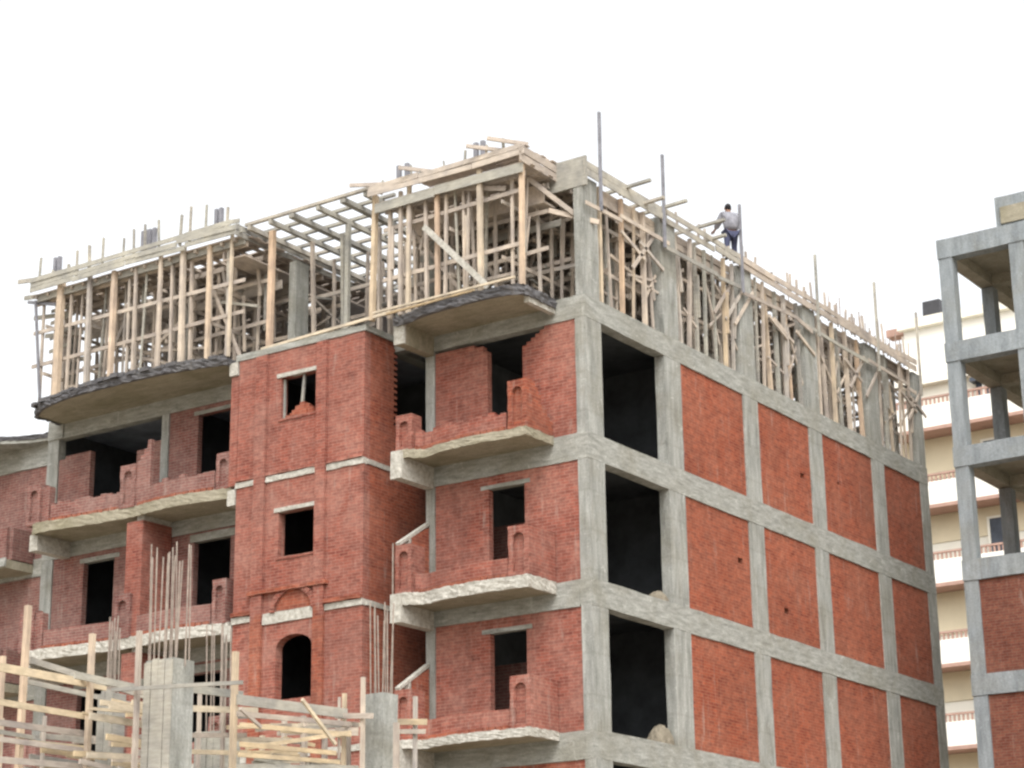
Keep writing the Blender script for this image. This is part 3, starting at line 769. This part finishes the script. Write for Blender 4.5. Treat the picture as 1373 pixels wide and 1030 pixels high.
# local frame: he faces -x (left); y is his side
hip = (0, 0, .78)
V = [hip, (0.02, 0, .95), (-.02, 0, 1.15), (-.06, 0, 1.30), (-.09, 0, 1.38), (-.13, 0, 1.47), (-.14, 0, 1.56),
     (.0, -.10, .74), (.02, -.13, .42), (.03, -.14, .07), (-.10, -.14, .03),
     (.0, .10, .74), (-.16, .15, .44), (-.12, .16, .08), (-.26, .16, .04),
     (-.07, -.19, 1.27), (-.22, -.27, 1.05), (-.46, -.27, .98), (-.54, -.27, .98),
     (-.07, .19, 1.27), (-.24, .28, 1.05), (-.48, .26, .96), (-.56, .26, .96)]
E_ = [(0, 1), (1, 2), (2, 3), (3, 4), (4, 5), (5, 6), (0, 7), (7, 8), (8, 9), (9, 10), (0, 11), (11, 12), (12, 13), (13, 14), (3, 15), (15, 16), (16, 17), (17, 18), (3, 19), (19, 20), (20, 21), (21, 22)]
Rd = [.13, .13, .15, .14, .055, .085, .08, .085, .055, .04, .03, .085, .055, .04, .03, .06, .043, .032, .034, .06, .043, .032, .034]
ei = len(V)
for hy, base in ((-.27, 18), (.26, 22)):        # five fingers per hand, closed round the board
    bx0 = V[base]
    for q in range(4):
        a = (bx0[0]-.045, hy-.03+.02*q, bx0[2]+.01); b = (bx0[0]-.08, hy-.03+.02*q, bx0[2]-.02+.004*q); c = (bx0[0]-.06, hy-.03+.02*q, bx0[2]-.05)
        k = len(V); V += [a, b, c]; E_ += [(base, k), (k, k+1), (k+1, k+2)]; Rd += [.0095, .009, .008]
    k = len(V); V += [(bx0[0]-.02, hy+(.045 if hy < 0 else -.045), bx0[2]-.01), (bx0[0]-.05, hy+(.05 if hy < 0 else -.05), bx0[2]-.03)]; E_ += [(base, k), (k, k+1)]; Rd += [.011, .009]
skin_obj('body', V, E_, Rd, 'skin', per)
bm = bmesh.new()
bmesh.ops.create_uvsphere(bm, u_segments=14, v_segments=10, radius=.105)
for v in bm.verts: v.co = Vector((v.co.x*.98-.115, v.co.y*.85, v.co.z*1.05+1.56))
build('hair', bm, 'hair', None, True).parent = per
bm = bmesh.new()
for s in (-1, 1):
    bmesh.ops.create_uvsphere(bm, u_segments=8, v_segments=6, radius=.012, matrix=Matrix.Translation((-.225, s*.032, 1.545)))
build('eyes', bm, 'wwhite', None, True).parent = per
bm = bmesh.new(); bmesh.ops.create_cone(bm, segments=6, radius1=.016, radius2=.004, depth=.04, matrix=Matrix.Translation((-.235, 0, 1.515)) @ Matrix.Rotation(-.4, 4, 'Y'))
for s in (-1, 1): bmesh.ops.create_uvsphere(bm, u_segments=6, v_segments=5, radius=.022, matrix=Matrix.Translation((-.13, s*.09, 1.52)))
build('nose_and_ears', bm, 'skin', None, True).parent = per
skin_obj('shirt', [(0.01, 0, .80), (.03, 0, .98), (.0, 0, 1.15), (-.05, 0, 1.30), (-.08, 0, 1.37), (-.07, -.19, 1.28), (-.20, -.27, 1.08), (-.36, -.27, 1.01), (-.07, .19, 1.28), (-.22, .28, 1.08), (-.38, .27, 1.0)],
         [(0, 1), (1, 2), (2, 3), (3, 4), (3, 5), (5, 6), (6, 7), (3, 8), (8, 9), (9, 10)], [.20, .21, .23, .21, .10, .12, .09, .07, .12, .09, .07], 'shirt', per)
skin_obj('trousers', [(0, 0, .80), (.0, -.10, .72), (.02, -.13, .42), (.03, -.14, .10), (.0, .10, .72), (-.16, .15, .44), (-.12, .16, .12)],
         [(0, 1), (1, 2), (2, 3), (0, 4), (4, 5), (5, 6)], [.16, .115, .08, .062, .115, .08, .062], 'trouser', per)
skin_obj('shoes', [(.05, -.14, .04), (-.12, -.14, .03)], [(0, 1)], [.05, .04], 'hair', per, 1)
skin_obj('shoes', [(-.10, .16, .04), (-.28, .16, .03)], [(0, 1)], [.05, .04], 'hair', per, 1)
per.rotation_euler.z = math.radians(-38); per.scale = (1.0, 1.0, .98)

# ------------------------------------------------------------ lower wing at the far left
lw = thing('brick_building', 'lower old brick wing with a concrete band at the left edge of the picture', 'building', (-22, 4, GZ))
B('roof_slab', 'beam', lw, (-27, -17.62, .6, 14, -.32, -.15), j=.01, step=.6)
bm = bmesh.new(); sp = smooth_path([(-26, -.9), (-22, -1.0), (-20.2, -.75), (-19.2, -.1), (-18.4, .3), (-17.7, .35)], 5)
prism(bm, [(-26, .62)]+sp+[(-17.7, .62)], 'xy', -.33, -.14); build('roof_edge', bm, 'beam', lw)
bm = bmesh.new(); ragged(bm, sp, -.24, -.12, .05); build('edge_sheet', bm, 'dark_edge', lw)
B('beam', 'beam', lw, (-27, -17.62, .62, .9, -.95, -.325), j=.01, step=.5)
B('beam', 'beam', lw, (-27, -17.62, .62, .9, -4.1, -3.6), (-27, -17.62, .62, .9, -7.5, -7.0), j=.01, step=.5)
B('brick_wall', 'brick_dim', lw, (-27, -18.0, .66, .88, -3.6, -.952), (-27, -18.0, .66, .88, -7.0, -4.102), (-27, -18.0, .66, .88, GZ, -7.502))
B('column', 'col', lw, (-17.98, -17.63, .64, .9, GZ, -.952), j=.006, step=.5)
for z in (-3.75, -7.1):
    s = B('balcony', 'soffit', lw, (-24, -18.5, -.35, .62, z-.24, z), j=.02, step=.3)
    B('slab_edge', 'beam', s, (-24, -18.48, -.42, -.352, z-.22, z+.02), j=.02, step=.25)
    B('parapet', 'brick_dim', s, (-24, -18.6, -.30, -.18, z+.02, z+.9), (-18.6, -18.48, -.18, .6, z+.02, z+.9), j=.01, step=.3)

# ------------------------------------------------------------ grey concrete frame on the right
rb = thing('concrete_frame', 'grey concrete frame of an unfinished building at the right, open storeys above brown brick', 'building', (7, 18, GZ))
RX, RY = 3.05, 14.0
RT = [5.03, 1.96, -1.05, -4.22, -7.32, -10.4, -13.5]
for xi, (xa, xb) in enumerate(((RX, RX+.40), (5.12, 5.55), (8.9, 9.3))):
    for yi, (ya, yb) in enumerate(((RY, RY+.35), (17.0, 17.4), (20.6, 21.0))):
        for k in range(6):
            B('column', 'grey_r', rb, (xa+(.05 if yi else 0), xb, ya, yb, RT[k+1]+.004 if k < 5 else GZ, RT[k]-.56), j=.006, step=.6)
for k in range(6):
    z = RT[k]
    bx = (RX-.02, 12, RY-.03, RY+.38, z-.56, z)
    B('beam', 'grey_r', rb, bx, j=.008, step=.5)
    B('beam', 'grey_rs', rb, (RX, RX+.38, RY+.382, 21.0, z-.52, z-.004), (5.14, 5.5, RY+.382, 21, z-.5, z-.2), (RX+.39, 12, 17.02, 17.35, z-.5, z-.2), (RX+.39, 12, 20.65, 20.95, z-.5, z-.2), j=.006, step=.6)
    B('slab', 'grey_rs', rb, (RX+.385, 12, RY+.385, 21.2, z-.19, z-.01))
B('roof_parapet', 'grey_r', rb, (4.80, 12, RY+.1, RY+.3, 5.035, 5.95), (4.80, 5.0, RY+.301, 18, 5.035, 5.94), j=.01, step=.5)
B('roof_parapet', 'soffit', rb, (4.95, 12, RY+.05, RY+.098, 5.12, 5.62), j=.01, step=.5)
for k in (3, 4, 5):
    z1 = RT[k]-.565; z0 = RT[k+1]+.004 if k < 5 else GZ
    B('brick_wall', 'brick_r', rb, (RX+.405, 5.115, RY+.05, RY+.25, z0, z1), (5.555, 8.895, RY+.05, RY+.25, z0, z1))

# ------------------------------------------------------------ pale apartment block behind
yb = thing('apartment_building', 'pale cream finished apartment block with terracotta bands and balconies, seen in the gap', 'building', (0, 50, GZ))
YY = 45.0
B('wall', 'cream', yb, (-12.3, 6, YY+1.3, YY+12, GZ, 11.6))
B('upper_wall', 'wwhite', yb, (-12.4, 6, YY+2.6, YY+12, 11.6, 15.1))
B('cornice', 'cream', yb, (-12.6, 6.2, YY+2.3, YY+2.6, 14.75, 15.2), (-12.3, 6, YY+.9, YY+1.3, 11.5, 11.85))
tk = B('roof_tank', 'bag', yb, (-11.55, -10.7, YY+3, YY+4.0, 15.0, 16.15), j=.03)
B('roof_trim', 'terra', yb, (-13.4, -12.0, YY+2.9, YY+3.6, 14.75, 15.1))
for i in range(6):
    zb = 9.05-i*3.5
    s = B('balcony', 'wwhite', yb, (-12.3, 6, YY, YY+.12, zb+.12, zb+1.15), (-12.3, -12.18, YY+.121, YY+1.29, zb+.12, zb+1.15))
    B('band', 'terra', s, (-12.35, 6, YY-.07, YY+1.29, zb-.04, zb+.118))
    bm = bmesh.new(); x = -12.3
    while x < 4: bar(bm, (x, YY+.06, zb+1.15), (x, YY+.06, zb+1.42), .08); x += .2
    box(bm, -12.3, 6, YY, YY+.12, zb+1.43, zb+1.52); build('balustrade', bm, 'terra', s)
    B('wall_band', 'yellow', yb, (-12.3, 6, YY+1.24, YY+1.298, zb-1.3 if i % 2 else zb-1.9, zb-.05))
    for x in (-8.0, -4.0, -.8, 2.2):
        w = B('window', 'glass', yb, (x-.45, x+.45, YY+1.2, YY+1.29 if i else YY+1.24, zb+.2, zb+1.9) if False else (x-.45, x+.45, YY+1.16, YY+1.236, zb-2.1, zb-.6))
        B('frame', 'cream', w, (x-.56, x-.45, YY+1.12, YY+1.22, zb-2.2, zb-.5), (x+.45, x+.56, YY+1.12, YY+1.22, zb-2.2, zb-.5), (x-.45, x+.45, YY+1.12, YY+1.22, zb-.6, zb-.5))
for x in (-8.2, -3.5):
    w = B('window', 'glass', yb, (x-.35, x+.35, YY+1.16, YY+1.29, 9.75+.7, 9.75+1.7))
    B('awning', 'glass', w, (x-.5, x+.5, YY+.8, YY+1.29, 11.2, 11.35), j=.04)
    B('frame', 'wwhite', w, (x-.05, x+.05, YY+1.12, YY+1.15, 10.45, 11.45))

# ------------------------------------------------------------ camera frame, used below to aim the nearer site
C0 = Vector((23.97, -38.211, -16.388)); yaw, pit, rol = map(math.radians, (-34.246, 17.521, -.764)); FPX = 2784.685
fw = Vector((math.cos(pit)*math.sin(yaw), math.cos(pit)*math.cos(yaw), math.sin(pit)))
r0 = Vector((math.cos(yaw), -math.sin(yaw), 0)); u0 = r0.cross(fw)
rr = r0*math.cos(rol)+u0*math.sin(rol); uu = -r0*math.sin(rol)+u0*math.cos(rol)
def ray(px, py): return fw+rr*((px-686.5)/FPX)-uu*((py-515)/FPX)
def onx(px, py, x): d = ray(px, py); return C0+d*((x-C0.x)/d.x)
def ony(px, py, y): d = ray(px, py); return C0+d*((y-C0.y)/d.y)

# ------------------------------------------------------------ nearer building site (bottom left)
fs = thing('concrete_frame', 'low building site in front, wooden column shutters and rebar at the bottom left', 'construction site', (3, -15, GZ))
def fg_col(px0, px1, py, Y, mat, nb, bt, bw=None, ties=0, rmat='rebar_p', panels=True):
    a = ony(px0, py, Y); b = ony(px1, py, Y); top = (a.z+b.z)/2; cx = (a.x+b.x)/2; w = (b.x-a.x)
    c = B('column', mat, fs, (a.x+.0, b.x-.0, Y, Y+w*.8, GZ, top), j=.008, step=.35)
    if panels:
        bm = bmesh.new()
        n = 4
        for i in range(n):
            x = a.x+w*i/n; bar(bm, (x+w/n/2, Y-.02, GZ), (x+w/n/2+R(-.01, .01), Y-.02, top+R(-.05, .06)), w/n*.92, .025, up=(0, 1, 0))
        build('shutter', bm, 'wood_g', c)
    z1 = top+bt
    rb_ = bars(c, cx, Y+w*.4, top-.1, z1, (bw or w*.42), w*.3, nb, rmat, .011, .05, ties)
    return c
fg_col(196, 233, 884, -17.9, 'col', 15, 1.60, bw=.3)
fg_col(483, 514, 930, -13.7, 'col', 11, 1.35, bw=.22, panels=False)
fg_col(133, 153, 930, -16.2, 'wood_g', 9, 1.15)
fg_col(262, 297, 985, -15.2, 'wood_g', 12, 1.7, bw=.2)
lat = [thing('timber_formwork', 'yellowish timber lattice of posts and planks in the bottom left corner of the picture', 'formwork', (2, -17, GZ), 'timber shuttering of the near site'),
       thing('timber_formwork', 'low timber lattice between the two near concrete columns, below the arched window', 'formwork', (4, -15, GZ), 'timber shuttering of the near site'),
       thing('timber_formwork', 'few posts and short cross boards around the near column below the balconies', 'formwork', (5, -13, GZ), 'timber shuttering of the near site')]
def lt(px): return lat[0 if px < 192 else 1 if px < 446 else 2]
# upright timber posts of the site
posts = [(38, 812, 12, -17.6, 'wood_y'), (124, 850, 11, -17.0, 'wood_y'), (4, 880, 10, -17.8, 'wood_y'), (187, 846, 9, -18.2, 'wood'), (316, 874, 11, -16.4, 'wood_y'), (462, 930, 8, -13.9, 'wood_y'), (487, 908, 8, -14.0, 'wood'), (557, 934, 8, -12.6, 'wood'), (60, 960, 7, -16.9, 'wood'), (268, 930, 7, -15.6, 'wood'), (455, 935, 5, -13.2, 'wood'), (300, 950, 7, -16.0, 'wood')]
for px, py, w, Y, m in posts:
    p = ony(px, py, Y); bm = bmesh.new(); bar(bm, (p.x+R(-.05, .05), Y, GZ), (p.x, Y, p.z), w/92*.62, w/92*.62, up=(0, 1, 0)); build('post', bm, m, lt(px))
# long boards running away from the camera and across
def board(p0, p1, x, h, m='wood_y', w=.035):
    h *= .72; m = 'wood_y' if m == 'wood' and random.random() < .5 else m
    a = onx(*p0, x); b = onx(*p1, x); bm = bmesh.new(); bar(bm, a, b, w, h); build('board', bm, PL.get(m, m), lt(p0[0]))
def boardy(p0, p1, Y, h, m='wood_y', w=.035):
    a = ony(*p0, Y); b = ony(*p1, Y); bm = bmesh.new(); bar(bm, a, b, w, h); build('board', bm, PL.get(m, m), lt(p0[0]))
board((-8, 893), (142, 921), 2.0, .16, 'wood_y'); board((-8, 940), (122, 962), 2.0, .12, 'wood_y'); board((-8, 968), (122, 985), 2.0, .12, 'wood')
board((-8, 990), (110, 1006), 2.0, .1, 'wood'); board((-8, 1018), (110, 1028), 2.0, .12, 'wood')
board((40, 885), (200, 935), 1.2, .13, 'wood_g'); board((28, 912), (200, 950), 1.2, .1, 'wood_g')
board((100, 905), (196, 925), 2.6, .14, 'wood_g'); board((120, 960), (196, 972), 2.6, .14, 'wood'); board((150, 940), (196, 952), 2.6, .1, 'wood_y')
board((150, 998), (196, 1000), 2.6, .09, 'wood_y'); board((150, 1018), (196, 1020), 2.6, .09, 'wood')
board((185, 915), (325, 932), 4.0, .15, 'wood_g'); board((255, 950), (345, 953), 4.0, .12, 'wood_y'); board((255, 986), (330, 986), 4.0, .09, 'wood'); board((255, 1008), (330, 1010), 4.0, .09, 'wood_y')
for i, (p0, p1, h, m) in enumerate([((318, 938), (465, 957), .2, 'wood_g'), ((318, 957), (480, 972), .10, 'wood'), ((322, 972), (470, 985), .09, 'wood_y'), ((330, 1003), (470, 982), .08, 'wood_y'), ((322, 998), (450, 1010), .09, 'wood'), ((320, 1012), (455, 1022), .08, 'wood_y'), ((318, 1028), (480, 1030), .1, 'wood_g'), ((405, 938), (450, 998), .07, 'wood'), ((322, 950), (350, 975), .06, 'wood')]):
    board(p0, p1, 4.4+i*.12, h, m)
boardy((450, 960), (500, 960), -14.05, .08, 'wood'); boardy((450, 981), (480, 981), -14.05, .12, 'wood')
boardy((530, 968), (572, 968), -12.65, .09, 'wood_y'); boardy((530, 981), (570, 981), -12.65, .07, 'wood')
boardy((150, 925), (325, 915), -18.3, .05, 'wood_g'); boardy((95, 905), (145, 918), -17.1, .06, 'wood_g')
for i in range(22):
    px = R(95, 200); py = R(925, 1040); board((px, py), (px+R(40, 70), py+R(2, 14)), R(2.2, 3.4), R(.05, .12), random.choice(('wood', 'wood_y', 'wood_y')))
for i in range(12):
    px = R(0, 560); p = ony(px, R(955, 990), R(-16, -13)); bm = bmesh.new(); bar(bm, (p.x, p.y, GZ), p, .07, .06, up=(0, 1, 0)); build('post', bm, random.choice(('wood', 'wood_y')), lt(px))
for i in range(26):
    px = R(-5, 120); py = R(975, 1040); board((px, py), (px+R(40, 90), py+R(2, 14)), R(.2, 1.8), R(.06, .12), random.choice(('wood', 'wood_g', 'wood_y')))
for i in range(34):
    px = R(300, 420); py = R(960, 1040); board((px, py), (px+R(40, 90), py+R(-6, 12)), R(2.6, 4.2), R(.05, .1), random.choice(('wood', 'wood_g', 'wood_y', 'wood_y')))
B('site_slab', 'beam', fs, (-6, 6, -19, -10, -14.6, -14.4))
B('site_slab', 'beam', fs, (-6, 6, -19, -10, -17.9, -17.75))

# ------------------------------------------------------------ ground
bm = bmesh.new(); box(bm, -900, 900, -900, 900, GZ-.5, GZ)
g = build('ground', bm, 'ground'); g['kind'] = 'structure'

# ------------------------------------------------------------ camera
cam = bpy.data.cameras.new('camera'); co = bpy.data.objects.new('camera', cam); col.objects.link(co)
cam.sensor_width = 36; cam.lens = 36*FPX/1373; cam.clip_end = 3000; cam.clip_start = .1
mw = Matrix((( rr.x, uu.x, -fw.x, C0.x), (rr.y, uu.y, -fw.y, C0.y), (rr.z, uu.z, -fw.z, C0.z), (0, 0, 0, 1)))
co.matrix_world = mw; scn.camera = co

# ------------------------------------------------------------ light
w = bpy.data.worlds.new('World'); scn.world = w; w.use_nodes = True; nt = w.node_tree
bg = nt.nodes['Background']; sky = nt.nodes.new('ShaderNodeTexSky'); sky.sky_type = 'NISHITA'; sky.sun_disc = False
EL, AZ = math.radians(52), math.radians(140)
sky.sun_elevation = EL; sky.sun_rotation = AZ; sky.air_density = 1.6; sky.dust_density = 5; sky.ozone_density = 1
hs = nt.nodes.new('ShaderNodeHueSaturation'); hs.inputs['Saturation'].default_value = .12; hs.inputs['Value'].default_value = 2.5
nt.links.new(sky.outputs[0], hs.inputs['Color']); nt.links.new(hs.outputs[0], bg.inputs[0]); bg.inputs[1].default_value = .13
sun = bpy.data.lights.new('sun', 'SUN'); sun.energy = .9; sun.angle = math.radians(12); sun.color = (1, .96, .9)
so = bpy.data.objects.new('sun', sun); col.objects.link(so)
sd = Vector((math.sin(AZ)*math.cos(EL), math.cos(AZ)*math.cos(EL), math.sin(EL)))
so.rotation_euler = sd.to_track_quat('Z', 'Y').to_euler()
scn.view_settings.view_transform = 'Standard'; scn.view_settings.look = 'None'; scn.view_settings.exposure = 0
scn.render.engine = 'CYCLES'; scn.cycles.filter_width = 2.5; scn.cycles.max_bounces = 6; scn.cycles.diffuse_bounces = 3
